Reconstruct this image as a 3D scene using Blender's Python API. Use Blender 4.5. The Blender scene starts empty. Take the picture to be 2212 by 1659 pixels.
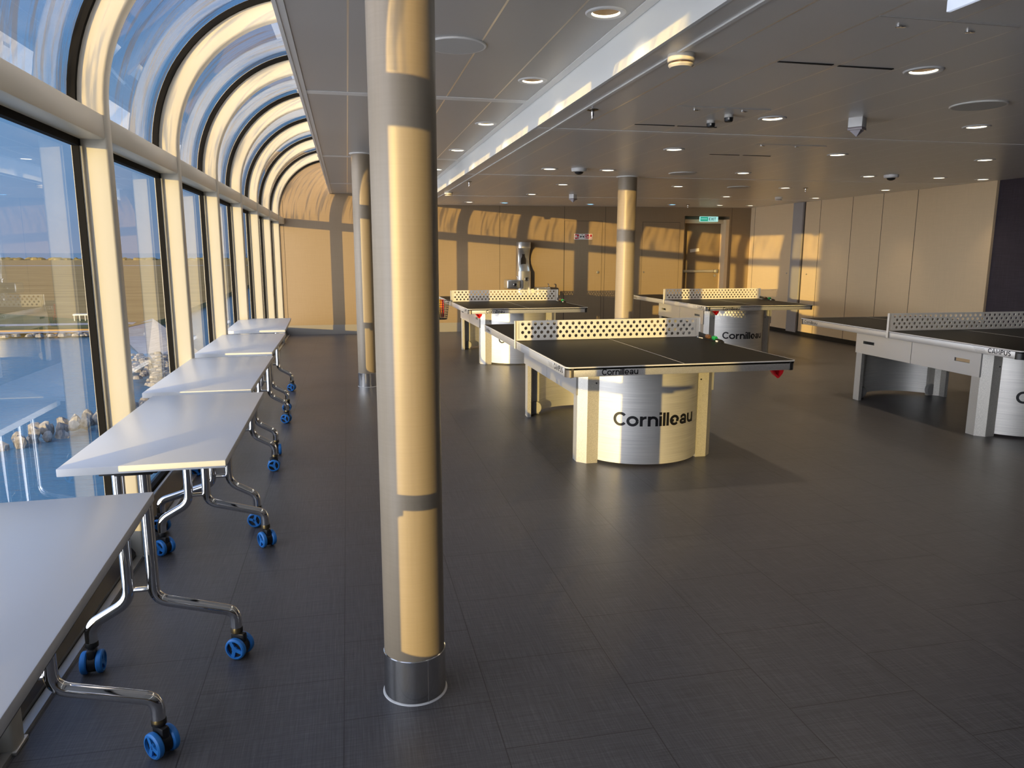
import bpy, bmesh, math, random
from mathutils import Vector, Matrix, noise as mnoise
random.seed(7)
scene = bpy.context.scene
COL = scene.collection
PI = math.pi

# ------------------------------------------------------------------ helpers
class MB:
    """collects shapes and links them as ONE mesh object"""
    def __init__(s): s.v = []; s.f = []
    def add(s, vs, fs, M=None):
        n = len(s.v)
        for v in vs:
            v = Vector(v)
            s.v.append(tuple(M @ v) if M is not None else tuple(v))
        for f in fs: s.f.append([i + n for i in f])
        return s
    def box(s, x0, x1, y0, y1, z0, z1, M=None):
        vs = [(x, y, z) for z in (z0, z1) for y in (y0, y1) for x in (x0, x1)]
        return s.add(vs, [(0, 2, 3, 1), (4, 5, 7, 6), (0, 1, 5, 4), (2, 6, 7, 3), (0, 4, 6, 2), (1, 3, 7, 5)], M)
    def rbox(s, x0, x1, y0, y1, z0, z1, b=.004, M=None, seg=2):
        bm = bmesh.new()
        bmesh.ops.create_cube(bm, size=1)
        for v in bm.verts:
            v.co = Vector(((x0 + x1) / 2 + v.co.x * (x1 - x0), (y0 + y1) / 2 + v.co.y * (y1 - y0), (z0 + z1) / 2 + v.co.z * (z1 - z0)))
        bmesh.ops.bevel(bm, geom=bm.edges[:], offset=b, segments=seg, profile=.5, affect='EDGES')
        bm.verts.index_update()
        s.add([v.co for v in bm.verts], [[v.index for v in f.verts] for f in bm.faces], M)
        bm.free(); return s
    def prism(s, poly, z0, z1, M=None):
        n = len(poly)
        vs = [(x, y, z0) for x, y in poly] + [(x, y, z1) for x, y in poly]
        fs = [list(range(n))[::-1], list(range(n, 2 * n))] + [(i, (i + 1) % n, n + (i + 1) % n, n + i) for i in range(n)]
        return s.add(vs, fs, M)
    def lathe(s, prof, seg=32, M=None, cap=True, a0=0, a1=2 * PI):
        full = abs(a1 - a0 - 2 * PI) < 1e-6
        m = seg if full else seg + 1
        vs = []; fs = []
        for r, z in prof:
            for i in range(m):
                a = a0 + (a1 - a0) * i / seg
                vs.append((r * math.cos(a), r * math.sin(a), z))
        for k in range(len(prof) - 1):
            for i in range(seg):
                j = (i + 1) % m
                fs.append((k * m + i, k * m + j, (k + 1) * m + j, (k + 1) * m + i))
        if cap and full:
            if prof[0][0] > 1e-6: fs.append(list(range(m))[::-1])
            if prof[-1][0] > 1e-6: fs.append([(len(prof) - 1) * m + i for i in range(m)])
        return s.add(vs, fs, M)
    def tube(s, pts, r, seg=14, cap=True, M=None):
        pts = [Vector(p) for p in pts]; n = len(pts)
        t0 = (pts[1] - pts[0]).normalized()
        up = Vector((0, 0, 1)) if abs(t0.z) < .9 else Vector((1, 0, 0))
        nrm = t0.cross(up).normalized()
        vs = []; fs = []
        prev = t0
        for i, p in enumerate(pts):
            if i == 0: t = t0
            elif i == n - 1: t = (pts[i] - pts[i - 1]).normalized()
            else: t = ((pts[i + 1] - p).normalized() + (p - pts[i - 1]).normalized()).normalized()
            q = prev.rotation_difference(t); nrm = q @ nrm; prev = t
            bn = t.cross(nrm)
            rr = r[i] if isinstance(r, (list, tuple)) else r
            for k in range(seg):
                a = 2 * PI * k / seg
                vs.append(p + nrm * (rr * math.cos(a)) + bn * (rr * math.sin(a)))
        for i in range(n - 1):
            for k in range(seg):
                j = (k + 1) % seg
                fs.append((i * seg + k, i * seg + j, (i + 1) * seg + j, (i + 1) * seg + k))
        if cap:
            fs.append(list(range(seg))[::-1]); fs.append([(n - 1) * seg + k for k in range(seg)])
        return s.add(vs, fs, M)
    def sweep(s, rings, closed=False):
        m = len(rings[0]); vs = [p for r in rings for p in r]; fs = []
        for i in range(len(rings) - 1):
            for k in range(m):
                j = (k + 1) % m
                fs.append((i * m + k, i * m + j, (i + 1) * m + j, (i + 1) * m + k))
        fs.append(list(range(m))[::-1]); fs.append([(len(rings) - 1) * m + k for k in range(m)])
        return s.add(vs, fs)
    def mesh(s, name, mat, smooth=35):
        me = bpy.data.meshes.new(name)
        me.from_pydata(s.v, [], s.f); me.validate()
        bm = bmesh.new(); bm.from_mesh(me)
        bmesh.ops.recalc_face_normals(bm, faces=bm.faces); bm.to_mesh(me); bm.free()
        me.materials.append(mat)
        if smooth:
            me.shade_smooth(); me.set_sharp_from_angle(angle=math.radians(smooth))
        me.update(); return me
    def build(s, name, mat, parent=None, loc=(0, 0, 0), rot=(0, 0, 0), smooth=35):
        o = bpy.data.objects.new(name, s.mesh(name, mat, smooth)); COL.objects.link(o)
        o.location = loc; o.rotation_euler = rot
        if parent: o.parent = parent
        return o

def tag(o, label=None, cat=None, group=None, kind=None):
    if label: o['label'] = label
    if cat: o['category'] = cat
    if group: o['group'] = group
    if kind: o['kind'] = kind
    return o
def empty(name, loc, rz=0, label=None, cat=None, group=None, kind=None):
    o = bpy.data.objects.new(name, None); COL.objects.link(o)
    o.empty_display_size = .05
    o.location = loc; o.rotation_euler = (0, 0, rz)
    return tag(o, label, cat, group, kind)
def struct(o): o['kind'] = 'structure'; return o
def dup(root, loc=None, rz=None, label=None):
    r = root.copy(); COL.objects.link(r)
    if loc is not None: r.location = loc
    if rz is not None: r.rotation_euler = (0, 0, rz)
    if label: r['label'] = label
    for ch in list(root.children):
        c = ch.copy(); COL.objects.link(c); c.parent = r
        for g in list(ch.children):
            d = g.copy(); COL.objects.link(d); d.parent = c
    return r
def bend(pts, rad, n=6):
    """polyline with rounded corners"""
    pts = [Vector(p) for p in pts]; out = [pts[0]]
    for i in range(1, len(pts) - 1):
        a = (pts[i - 1] - pts[i]); b = (pts[i + 1] - pts[i])
        r = min(rad, a.length * .48, b.length * .48)
        p0 = pts[i] + a.normalized() * r; p1 = pts[i] + b.normalized() * r
        for k in range(n + 1):
            t = k / n
            out.append((1 - t) ** 2 * p0 + 2 * t * (1 - t) * pts[i] + t * t * p1)
    out.append(pts[-1]); return out
def _arc(cx, cy, rx, ry, a0, a1, n=18):
    return [(cx + rx * math.cos(math.radians(a0 + (a1 - a0) * k / n)), cy + ry * math.sin(math.radians(a0 + (a1 - a0) * k / n))) for k in range(n + 1)]
def glyph(ch, w):
    """centre lines of one letter (cap height 1) and its advance"""
    h = w / 2; X = .74
    if ch == 'C': return [_arc(.47, .5, .47 - h, .52 - h, 40, 320, 26)], .80
    if ch == 'o': return [_arc(.40, X / 2, .40 - h, X / 2 + .02 - h, 0, 360, 28)], .80
    if ch == 'r': return [[(h, 0), (h, X)], _arc(.42, X - .34, .42 - h, .34 - h + .01, 180, 88, 10)], .45
    if ch == 'n': return [[(h, 0), (h, X)], _arc(.35, X - .32, .35 - h, .33 - h, 180, 0, 16) + [(.70 - h, 0)]], .70
    if ch == 'u': return [[(.70 - h, 0), (.70 - h, X)], [(h, X)] + _arc(.35, .32, .35 - h, .33 - h, 180, 360, 16)], .70
    if ch == 'i': return [[(h, 0), (h, X)], [(h, .84), (h, .84 + w * 1.02)]], w
    if ch == 'l': return [[(h, 0), (h, 1.0)]], w
    if ch == 'e': return [_arc(.38, X / 2, .38 - h, X / 2 + .02 - h, 0, 318, 24), [(h, X / 2 - .02), (.76 - h * .4, X / 2 - .02)]], .76
    if ch == 'a': return [[(.04 + h * .4, X - .19)] + _arc(.34, X - .26, .30 - h, .275 - h, 155, 0, 12) + [(.64 - h, 0)], _arc(.31, .215, .31 - h, .23 - h, 0, 360, 22)], .68
    if ch == 'x': return [[(h * .7, 0), (.62 - h * .7, X)], [(h * .7, X), (.62 - h * .7, 0)]], .62
    if ch == 't': return [[(.22, .98), (.22, .15), (.28, h), (.42, h)], [(0, X - h), (.42, X - h)]], .42
    if ch == 'A': return [[(h * .6, 0), (.42, 1), (.84 - h * .6, 0)], [(.18, .30), (.66, .30)]], .84
    if ch == 'M': return [[(h, 0), (h, 1), (.46, .25), (.92 - h, 1), (.92 - h, 0)]], .92
    if ch == 'P': return [[(h, 0), (h, 1 - h), (.36, 1 - h)] + _arc(.36, .72, .28 - h * .4, .28 - h, 90, -90, 12) + [(h, .44 + h)]], .66
    if ch == 'E': return [[(h, 0), (h, 1)], [(h, 1 - h), (.60, 1 - h)], [(h, .5), (.54, .5)], [(h, h), (.60, h)]], .60
    if ch == 'X': return [[(h * .7, 0), (.70 - h * .7, 1)], [(h * .7, 1), (.70 - h * .7, 0)]], .70
    if ch == 'I': return [[(h, 0), (h, 1)]], w
    if ch == 'T': return [[(.31, 0), (.31, 1)], [(0, 1 - h), (.62, 1 - h)]], .62
    if ch == 'U': return [[(h, 1)] + _arc(.38, .38, .38 - h, .40 - h, 180, 360, 16) + [(.76 - h, 1)]], .76
    if ch == 'S': return [_arc(.33, .74, .31 - h, .28 - h, 40, 250, 14) + _arc(.33, .27, .33 - h, .29 - h, 80, -140, 14)], .66
    return [], .3
def text_mesh(txt, cap, name, mat, w=.18, fn=None, gap=.075, xs=1.0, th=.0006, fit=None):
    """flat cut letters built from strokes; fn maps (x, y, height above the face)"""
    adv = 0; strokes = []
    for ch in txt:
        g, a = glyph(ch, w)
        for st in g: strokes.append([(adv + x, y) for x, y in st])
        adv += a + gap
    total = (adv - gap) * cap
    if fit: xs = fit / total
    mb = MB()
    for st in strokes:
        n = len(st); L = []; R = []
        for i in range(n):
            def dr(a, b):
                dx, dy = b[0] - a[0], b[1] - a[1]; l = math.hypot(dx, dy) or 1; return dx / l, dy / l
            if i == 0: d = dr(st[0], st[1]); k = 1
            elif i == n - 1: d = dr(st[-2], st[-1]); k = 1
            else:
                d0 = dr(st[i - 1], st[i]); d1 = dr(st[i], st[i + 1]); d = (d0[0] + d1[0], d0[1] + d1[1]); l = math.hypot(*d) or 1; d = (d[0] / l, d[1] / l)
                k = min(1.6, 1 / max(.3, d[0] * d1[0] + d[1] * d1[1]))
            nx, ny = -d[1] * w / 2 * k, d[0] * w / 2 * k
            L.append((st[i][0] + nx, st[i][1] + ny)); R.append((st[i][0] - nx, st[i][1] - ny))
        vs = []
        for a, b in zip(L, R):
            for hgt in (th, 0):
                vs.append(fn(a[0] * cap * xs, a[1] * cap, hgt)); vs.append(fn(b[0] * cap * xs, b[1] * cap, hgt))
        fs = []
        for i in range(n - 1):
            o, p = 4 * i, 4 * i + 4
            fs += [(o, o + 1, p + 1, p), (o, p, p + 2, o + 2), (o + 1, o + 3, p + 3, p + 1)]
        fs += [(0, 2, 3, 1), (4 * n - 4, 4 * n - 3, 4 * n - 1, 4 * n - 2)]
        mb.add(vs, fs)
    return mb.mesh(name, mat, 0)
def mesh_obj(name, me, parent=None, loc=(0, 0, 0)):
    o = bpy.data.objects.new(name, me); COL.objects.link(o); o.location = loc
    if parent: o.parent = parent
    return o

# ------------------------------------------------------------------ materials
def nt(name):
    m = bpy.data.materials.new(name); m.use_nodes = True
    return m, m.node_tree, m.node_tree.nodes['Principled BSDF']
def P(name, col, rough=.5, metal=0., spec=.5, coat=0., coat_r=.1, emit=None, es=0.):
    m, t, b = nt(name)
    b.inputs['Base Color'].default_value = (*col, 1)
    b.inputs['Roughness'].default_value = rough
    b.inputs['Metallic'].default_value = metal
    b.inputs['Specular IOR Level'].default_value = spec
    b.inputs['Coat Weight'].default_value = coat
    b.inputs['Coat Roughness'].default_value = coat_r
    if emit:
        b.inputs['Emission Color'].default_value = (*emit, 1); b.inputs['Emission Strength'].default_value = es
    return m
def node(t, typ, **kw):
    n = t.nodes.new(typ)
    for k, v in kw.items():
        if k in n.inputs: n.inputs[k].default_value = v
        else: setattr(n, k, v)
    return n
def mth(t, op, a, b=None, clamp=False):
    n = t.nodes.new('ShaderNodeMath'); n.operation = op; n.use_clamp = clamp
    for i, x in enumerate((a, b)):
        if x is None: continue
        if isinstance(x, (int, float)): n.inputs[i].default_value = x
        else: t.links.new(x, n.inputs[i])
    return n.outputs[0]
def pos(t, scale, obj=False):
    if obj:
        tc = t.nodes.new('ShaderNodeTexCoord'); src = tc.outputs['Object']
    else:
        g = t.nodes.new('ShaderNodeNewGeometry'); src = g.outputs['Position']
    mp = t.nodes.new('ShaderNodeMapping'); mp.inputs['Scale'].default_value = scale
    t.links.new(src, mp.inputs['Vector']); return mp.outputs['Vector']
def nz(t, vec, scale=1., detail=2., rough=.5):
    n = node(t, 'ShaderNodeTexNoise', Scale=scale, Detail=detail, Roughness=rough)
    t.links.new(vec, n.inputs['Vector']); return n.outputs['Fac']
def ramp(t, fac, stops):
    r = t.nodes.new('ShaderNodeValToRGB')
    e = r.color_ramp.elements
    while len(e) < len(stops): e.new(.5)
    for i, (p, c) in enumerate(stops):
        e[i].position = p; e[i].color = (*c, 1)
    t.links.new(fac, r.inputs['Fac']); return r.outputs['Color']
def bump(t, b, h, strength, dist=.002):
    n = node(t, 'ShaderNodeBump', Strength=strength, Distance=dist)
    t.links.new(h, n.inputs['Height']); t.links.new(n.outputs['Normal'], b.inputs['Normal'])
def sep(t):
    g = t.nodes.new('ShaderNodeNewGeometry'); s = t.nodes.new('ShaderNodeSeparateXYZ')
    t.links.new(g.outputs['Position'], s.inputs[0]); return s.outputs

def line_at(t, coord, period, off, half):
    a = mth(t, 'SUBTRACT', coord, off)
    a = mth(t, 'DIVIDE', a, period)
    a = mth(t, 'ADD', a, 1000.)
    a = mth(t, 'FRACT', a)
    a = mth(t, 'SUBTRACT', a, .5)
    a = mth(t, 'ABSOLUTE', a)
    return mth(t, 'GREATER_THAN', a, .5 - half / period)

# floor: dark grey vinyl tiles with a woven grain
def mk_floor():
    m, t, b = nt('floor_vinyl')
    n1 = nz(t, pos(t, (190, 3.2, 1)), 1, 3, .65); n2 = nz(t, pos(t, (3.2, 190, 1)), 1, 3, .65)
    n3 = nz(t, pos(t, (420, 9, 1)), 1, 1); n4 = nz(t, pos(t, (9, 420, 1)), 1, 1)
    w = mth(t, 'ADD', mth(t, 'ADD', n1, n2), mth(t, 'MULTIPLY', mth(t, 'ADD', n3, n4), .8))
    w = mth(t, 'MULTIPLY', w, .2777)
    col = ramp(t, w, [(.34, (.050, .047, .048)), (.5, (.092, .088, .091)), (.68, (.160, .155, .158))])
    xyz = sep(t)
    T = .4625
    lx = line_at(t, xyz['X'], T, -.06 + T / 2 - T / 2, .0016)
    st = mth(t, 'FLOOR', mth(t, 'DIVIDE', mth(t, 'ADD', xyz['X'], .06 + 20 * T), T))
    par = mth(t, 'MODULO', st, 2.)
    yy = mth(t, 'ADD', xyz['Y'], mth(t, 'MULTIPLY', par, .2375))
    ly = line_at(t, yy, .475, 3.095, .0016)
    seam = mth(t, 'MAXIMUM', lx, ly)
    mix = t.nodes.new('ShaderNodeMixRGB'); mix.inputs[2].default_value = (.028, .025, .023, 1)
    t.links.new(mth(t, 'MULTIPLY', seam, .8), mix.inputs[0]); t.links.new(col, mix.inputs[1])
    # faint light scuffs
    sc = nz(t, pos(t, (1.3, 1.3, 1)), 1, 2)
    t.links.new(mix.outputs[0], b.inputs['Base Color'])
    rg = mth(t, 'ADD', mth(t, 'MULTIPLY', w, .20), .25)
    rg = mth(t, 'ADD', rg, mth(t, 'MULTIPLY', sc, .08))
    t.links.new(rg, b.inputs['Roughness'])
    b.inputs['Specular IOR Level'].default_value = .5
    bump(t, b, mth(t, 'SUBTRACT', w, seam), .22, .0012)
    return m
def mk_linen(name, c0, c1, c2, rough=.42, spec=.4):
    m, t, b = nt(name)
    n1 = nz(t, pos(t, (120, 120, 4)), 1, 2); n2 = nz(t, pos(t, (5, 5, 160)), 1, 2)
    w = mth(t, 'MULTIPLY', mth(t, 'ADD', n1, n2), .5)
    t.links.new(ramp(t, w, [(.35, c0), (.5, c1), (.65, c2)]), b.inputs['Base Color'])
    b.inputs['Roughness'].default_value = rough; b.inputs['Specular IOR Level'].default_value = spec
    bump(t, b, w, .12, .001); return m
def mk_ceiling(name, x_off, base):
    m, t, b = nt(name)
    xyz = sep(t)
    lx = line_at(t, xyz['X'], .3165, x_off, .0048)
    sh = line_at(t, xyz['X'], .3165, x_off + .006, .0022)  # narrow shadow line painted darker beside each plank line
    g = nz(t, pos(t, (1400, 1400, 1)), 1, 1)
    col = ramp(t, g, [(.35, tuple(c * .93 for c in base)), (.65, tuple(c * 1.05 for c in base))])
    mix = t.nodes.new('ShaderNodeMixRGB'); mix.inputs[2].default_value = (1, .98, .94, 1)
    t.links.new(lx, mix.inputs[0]); t.links.new(col, mix.inputs[1])
    mx2 = t.nodes.new('ShaderNodeMixRGB'); mx2.inputs[2].default_value = (.36, .34, .31, 1)
    t.links.new(mth(t, 'MULTIPLY', sh, .25), mx2.inputs[0]); t.links.new(mix.outputs[0], mx2.inputs[1])
    t.links.new(mx2.outputs[0], b.inputs['Base Color'])
    t.links.new(mth(t, 'MULTIPLY', lx, .85), b.inputs['Metallic'])
    t.links.new(mth(t, 'SUBTRACT', .34, mth(t, 'MULTIPLY', lx, .06)), b.inputs['Roughness']); b.inputs['Specular IOR Level'].default_value = .55
    bump(t, b, g, .05, .0006)
    return m
def mk_brushed(name, col, rough=.28, scale=(3, 3, 700), metal=1., bs=.08):
    m, t, b = nt(name)
    n = nz(t, pos(t, scale, True), 1, 2)
    t.links.new(ramp(t, n, [(.3, tuple(c * .82 for c in col)), (.7, tuple(min(1, c * 1.1) for c in col))]), b.inputs['Base Color'])
    b.inputs['Metallic'].default_value = metal
    t.links.new(mth(t, 'ADD', mth(t, 'MULTIPLY', n, .16), rough - .08), b.inputs['Roughness'])
    bump(t, b, n, bs, .0005); return m
def mk_speckle(name, c0, c1, rough=.42, metal=.75, scale=320):
    m, t, b = nt(name)
    n = nz(t, pos(t, (scale,) * 3, True), 1, 1)
    t.links.new(ramp(t, n, [(.38, c0), (.62, c1)]), b.inputs['Base Color'])
    b.inputs['Metallic'].default_value = metal; b.inputs['Roughness'].default_value = rough
    bump(t, b, n, .12, .0006); return m
def mk_glass(name, tint, dirt_ripple=0., streak=(1, 1, 1)):
    m = bpy.data.materials.new(name); m.use_nodes = True
    t = m.node_tree; t.nodes.clear()
    out = t.nodes.new('ShaderNodeOutputMaterial')
    lw = node(t, 'ShaderNodeLayerWeight', Blend=.5)
    f = mth(t, 'POWER', lw.outputs['Facing'], 4.4)
    f = mth(t, 'ADD', mth(t, 'MULTIPLY', f, .90), .075, True)
    tr = node(t, 'ShaderNodeBsdfTransparent', Color=(*tint, 1))
    gl = node(t, 'ShaderNodeBsdfGlossy', Roughness=.0, Color=(1, 1, 1, 1))
    base = tr.outputs[0]
    if dirt_ripple:  # streaks and drops, deepened to stand in for ripples of light through bent glass
        n = nz(t, pos(t, streak), 1, 3, .6)
        n2 = nz(t, pos(t, (900, 900, 900)), 1, 0)
        spots = mth(t, 'MULTIPLY', mth(t, 'GREATER_THAN', n2, .66), .35)
        d = mth(t, 'MULTIPLY', mth(t, 'SUBTRACT', n, .50, True), dirt_ripple * 3.2)
        d = mth(t, 'ADD', d, mth(t, 'MULTIPLY', spots, dirt_ripple), True)
        tc_ = t.nodes.new('ShaderNodeMixRGB'); tc_.inputs[1].default_value = (*tint, 1); tc_.inputs[2].default_value = (tint[0] * .30, tint[1] * .30, tint[2] * .30, 1)
        t.links.new(d, tc_.inputs[0]); t.links.new(tc_.outputs[0], tr.inputs['Color'])
        df = node(t, 'ShaderNodeBsdfTranslucent', Color=(.62, .64, .68, 1))
        mx = t.nodes.new('ShaderNodeMixShader')
        t.links.new(mth(t, 'MULTIPLY', d, .09), mx.inputs[0]); t.links.new(tr.outputs[0], mx.inputs[1]); t.links.new(df.outputs[0], mx.inputs[2])
        base = mx.outputs[0]
    mx = t.nodes.new('ShaderNodeMixShader')
    t.links.new(f, mx.inputs[0]); t.links.new(base, mx.inputs[1]); t.links.new(gl.outputs[0], mx.inputs[2])
    t.links.new(mx.outputs[0], out.inputs['Surface'])
    return m

M_floor = mk_floor()
M_wall = mk_linen('tan_linen_laminate', (.262, .188, .110), (.272, .196, .116), (.282, .204, .122))
M_wall_r = mk_linen('beige_linen_laminate', (.70, .54, .335), (.72, .555, .345), (.74, .57, .355))
M_col = mk_linen('column_laminate', (.30, .243, .168), (.312, .252, .175), (.324, .261, .182), .40, .45)
M_purple = mk_linen('dark_purple_laminate', (.022, .018, .028), (.03, .024, .036), (.04, .032, .048), .5)
M_joint = P('joint_dark', (.06, .045, .03), .7)
M_base = P('grey_skirting', (.27, .245, .21), .4)
M_black = P('black_skirting', (.012, .011, .010), .5)
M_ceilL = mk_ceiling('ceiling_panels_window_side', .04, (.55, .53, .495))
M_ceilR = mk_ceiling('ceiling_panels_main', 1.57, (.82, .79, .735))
M_trim = P('ceiling_trim_white', (.88, .86, .81), .35)
M_fascia = P('fascia_grey', (.86, .87, .83), .42, spec=.35)
M_mull = P('mullion_white_paint', (.60, .56, .46), .38, spec=.5)
M_rub = P('black_gasket', (.006, .0055, .005), .75, spec=.12)
M_sill = P('sill_dark_metal', (.05, .048, .045), .35, .4)
M_alu = P('aluminium_trim', (.62, .60, .56), .3, .8)
M_glass = mk_glass('window_glass', (.86, .92, .95))
M_archg = mk_glass('curved_glass', (.96, .985, 1.), 2.4, (1.2, 20, 2.2))
M_lam = P('white_laminate', (.77, .78, .79), .30, spec=.5)
M_lamedge = P('white_edge_band', (.70, .69, .66), .4)
M_chrome = P('chrome', (.78, .77, .76), .05, 1.)
M_blk = P('black_plastic', (.012, .012, .013), .4)
M_blue = P('blue_caster_rubber', (.035, .25, .72), .42)
M_steel = mk_brushed('stainless_steel', (.60, .58, .54), .36, metal=.9)
M_ring = P('polished_steel_ring', (.74, .72, .69), .14, 1.)
M_galv = mk_speckle('speckled_aluminium_paint', (.52, .50, .455), (.80, .775, .71), .56, .72, 420)
M_apron = mk_speckle('aluminium_apron', (.70, .69, .665), (.90, .885, .855), .42, .82, 420)
M_ringd = P('dull_bronze_metal', (.22, .19, .15), .3, 1.)
M_panel = mk_brushed('satin_steel_panel', (.80, .78, .735), .50, (3, 3, 500), .62, .03)
M_side = P('side_panel_paint', (.86, .85, .83), .40, .80)
M_ttop = P('dark_table_top', (.012, .0125, .011), .48, spec=.12)
M_ttrim = P('light_board_edge', (.62, .60, .57), .4)
M_line = P('court_line', (.62, .60, .56), .5)
M_net = P('net_cream_paint', (.74, .70, .62), .42)
M_ink = P('black_lettering', (.006, .006, .007), .45)
M_inkg = P('grey_lettering', (.12, .105, .085), .5)
M_cap = P('corner_cap_rubber', (.02, .019, .018), .35)
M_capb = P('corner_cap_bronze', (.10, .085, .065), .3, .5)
M_red = P('red_plastic', (.62, .015, .02), .35)
M_green = P('green_plastic', (.01, .26, .07), .35)
M_brown = P('brown_bead', (.12, .06, .03), .35)
M_white = P('white_plastic', (.80, .79, .76), .4)
M_cream = P('cream_plastic', (.82, .77, .66), .4)
M_yel = P('yellow_plastic', (.85, .52, .03), .4)
M_org = P('orange_plastic', (.80, .20, .02), .4)
M_disc = P('speaker_grille', (.64, .62, .57), .5)
M_refl = P('downlight_reflector', (.26, .19, .12), .5, .2)
M_lampw = P('lamp_crescent_warm', (1, .95, .85), .5, emit=(1, .84, .56), es=3.2)
M_glowb = P('crescent_glow_blue', (.5, .8, 1), .5, emit=(.12, .48, 1), es=4)
M_sgreen = P('sign_green', (.01, .30, .20), .4, emit=(.02, .42, .28), es=.35)
M_scyan = P('sign_pale', (.45, .75, .72), .4, emit=(.35, .75, .72), es=.5)
M_swhite = P('sign_white', (.75, .72, .66), .45)
M_sred = P('sign_red', (.45, .01, .01), .45)
M_lampbox = P('emergency_lamp_face', (.80, .84, .92), .4, emit=(.70, .80, 1), es=.3)
M_dark = P('dark_gap', (.008, .007, .006), .8)

# ------------------------------------------------------------------ room numbers
ZL, ZR = 2.435, 2.263          # ceiling by the windows / main ceiling
def zr(x): return ZR + .006 * (x - 1.27)
def zfit(x): return zr(x) + .003
YF, XR = 13.5, 7.75
XI, XG = -.993, -1.13          # inner face of the mullions, glass plane
YB = -8.06

# floor
struct(MB().box(-1.16, XR + .3, YB, 13.9, -.12, 0).build('floor', M_floor, smooth=0))

# ceilings with round holes for the downlights
DL_L = [(1.11, y) for y in (3.21, 4.50, 6.03, 7.60, 9.38, 10.95)]
rows = {'first': [(2.66, 3.165)], 'second': [(2.66, 4.444), (4.209, 4.464)],
        'third': [(2.66, 5.908), (4.22, 5.963), (5.83, 6.045)],
        'fourth': [(2.034, 7.501), (2.656, 7.506), (4.195, 7.521), (5.794, 7.595), (6.734, 7.606), (7.394, 7.665)],
        'fifth': [(2.664, 9.185), (4.214, 9.188), (5.736, 9.164), (7.343, 9.251)],
        'sixth': [(2.66, 10.781), (5.747, 10.77), (7.322, 10.819)],
        'last': [(2.035, 12.615), (2.66, 12.722), (4.243, 12.856), (5.751, 12.756), (6.686, 12.762), (7.309, 12.778)]}
RH = .061
def holed(name, x0, x1, y0, y1, holes, zf, mat):
    cu = bpy.data.curves.new(name, 'CURVE'); cu.dimensions = '2D'; cu.fill_mode = 'BOTH'
    def sp(pts):
        s = cu.splines.new('POLY'); s.points.add(len(pts) - 1)
        for p, q in zip(s.points, pts): p.co = (q[0], q[1], 0, 1)
        s.use_cyclic_u = True
    sp([(x0, y0), (x1, y0), (x1, y1), (x0, y1)])
    for hx, hy in holes: sp([(hx + RH * math.cos(2 * PI * k / 28), hy + RH * math.sin(2 * PI * k / 28)) for k in range(28)])
    o = bpy.data.objects.new(name, cu); COL.objects.link(o)
    dg = bpy.context.evaluated_depsgraph_get(); dg.update()
    me = bpy.data.meshes.new_from_object(o.evaluated_get(dg))
    bpy.data.objects.remove(o); bpy.data.curves.remove(cu)
    for v in me.vertices: v.co.z = zf(v.co.x)
    bm = bmesh.new(); bm.from_mesh(me)
    for f in bm.faces:
        f.normal_update()
        if f.normal.z > 0: f.normal_flip()
    bm.to_mesh(me); bm.free()
    me.materials.clear(); me.materials.append(mat); me.name = name
    return mesh_obj(name, me)
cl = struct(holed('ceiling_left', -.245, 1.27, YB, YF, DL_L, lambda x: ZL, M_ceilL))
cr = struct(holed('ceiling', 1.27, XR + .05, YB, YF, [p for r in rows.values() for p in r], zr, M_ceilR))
# edge fascia over the windows, bulkhead face between the two ceilings, cross trims
m = MB(); m.box(-.262, -.245, YB, YF, ZL - .012, 3.06)
struct(m.build('trim_1', M_trim, smooth=0))
m = MB(); m.box(-.245, -.215, YB, YF, ZL - .006, ZL - .001)
for y in (1.86, 5.12, 8.38, 11.6): m.box(-.272, 1.262, y - .045, y + .045, ZL - .003, ZL - .0003)
m.box(1.215, 1.262, YB, YF, ZL - .006, ZL - .0005)
struct(m.build('trim_2', M_trim, smooth=0))
m = MB(); m.box(1.266, 1.284, YB, YF, ZR - .004, ZL + .02)
struct(m.build('trim_3', M_fascia, smooth=0))
m = MB(); m.box(1.385, 1.405, YB, YF, ZR - .006, ZR + .0005)
for y in (1.98, 5.11, 8.17, 11.27):
    m.add([(1.29, y - .04, zr(1.29) - .003), (XR, y - .04 + .09, zr(XR) - .003), (XR, y + .04 + .09, zr(XR) - .003), (1.29, y + .04, zr(1.29) - .003),
           (1.29, y - .04, zr(1.29) + .001), (XR, y - .04 + .09, zr(XR) + .001), (XR, y + .04 + .09, zr(XR) + .001), (1.29, y + .04, zr(1.29) + .001)],
          [(0, 1, 2, 3), (4, 7, 6, 5), (0, 4, 5, 1), (1, 5, 6, 2), (2, 6, 7, 3), (3, 7, 4, 0)])
struct(m.build('trim_4', M_trim, smooth=0))
m = MB()   # air slots and hatch joints in the main ceiling
for x0, x1, y in ((1.896, 2.169, 3.147), (2.209, 2.493, 3.163), (1.885, 2.165, 4.818), (2.19, 2.475, 4.826), (3.10, 3.38, 6.146), (3.425, 3.69, 6.16)):
    m.box(x0, x1, y - .008, y + .008, zr(x0) - .002, zr(x0) + .003)
struct(m.build('trim_5', M_dark, smooth=0))
m = MB()
for x0, x1, y in ((1.89, 2.49, 2.49), (1.89, 2.49, 4.18), (3.16, 3.79, 5.50)): m.box(x0, x1, y - .003, y + .003, zr(x0) - .0016, zr(x0) + .003)
struct(m.build('trim_6', P('hatch_joint', (.48, .45, .41), .5), smooth=0))

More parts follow.
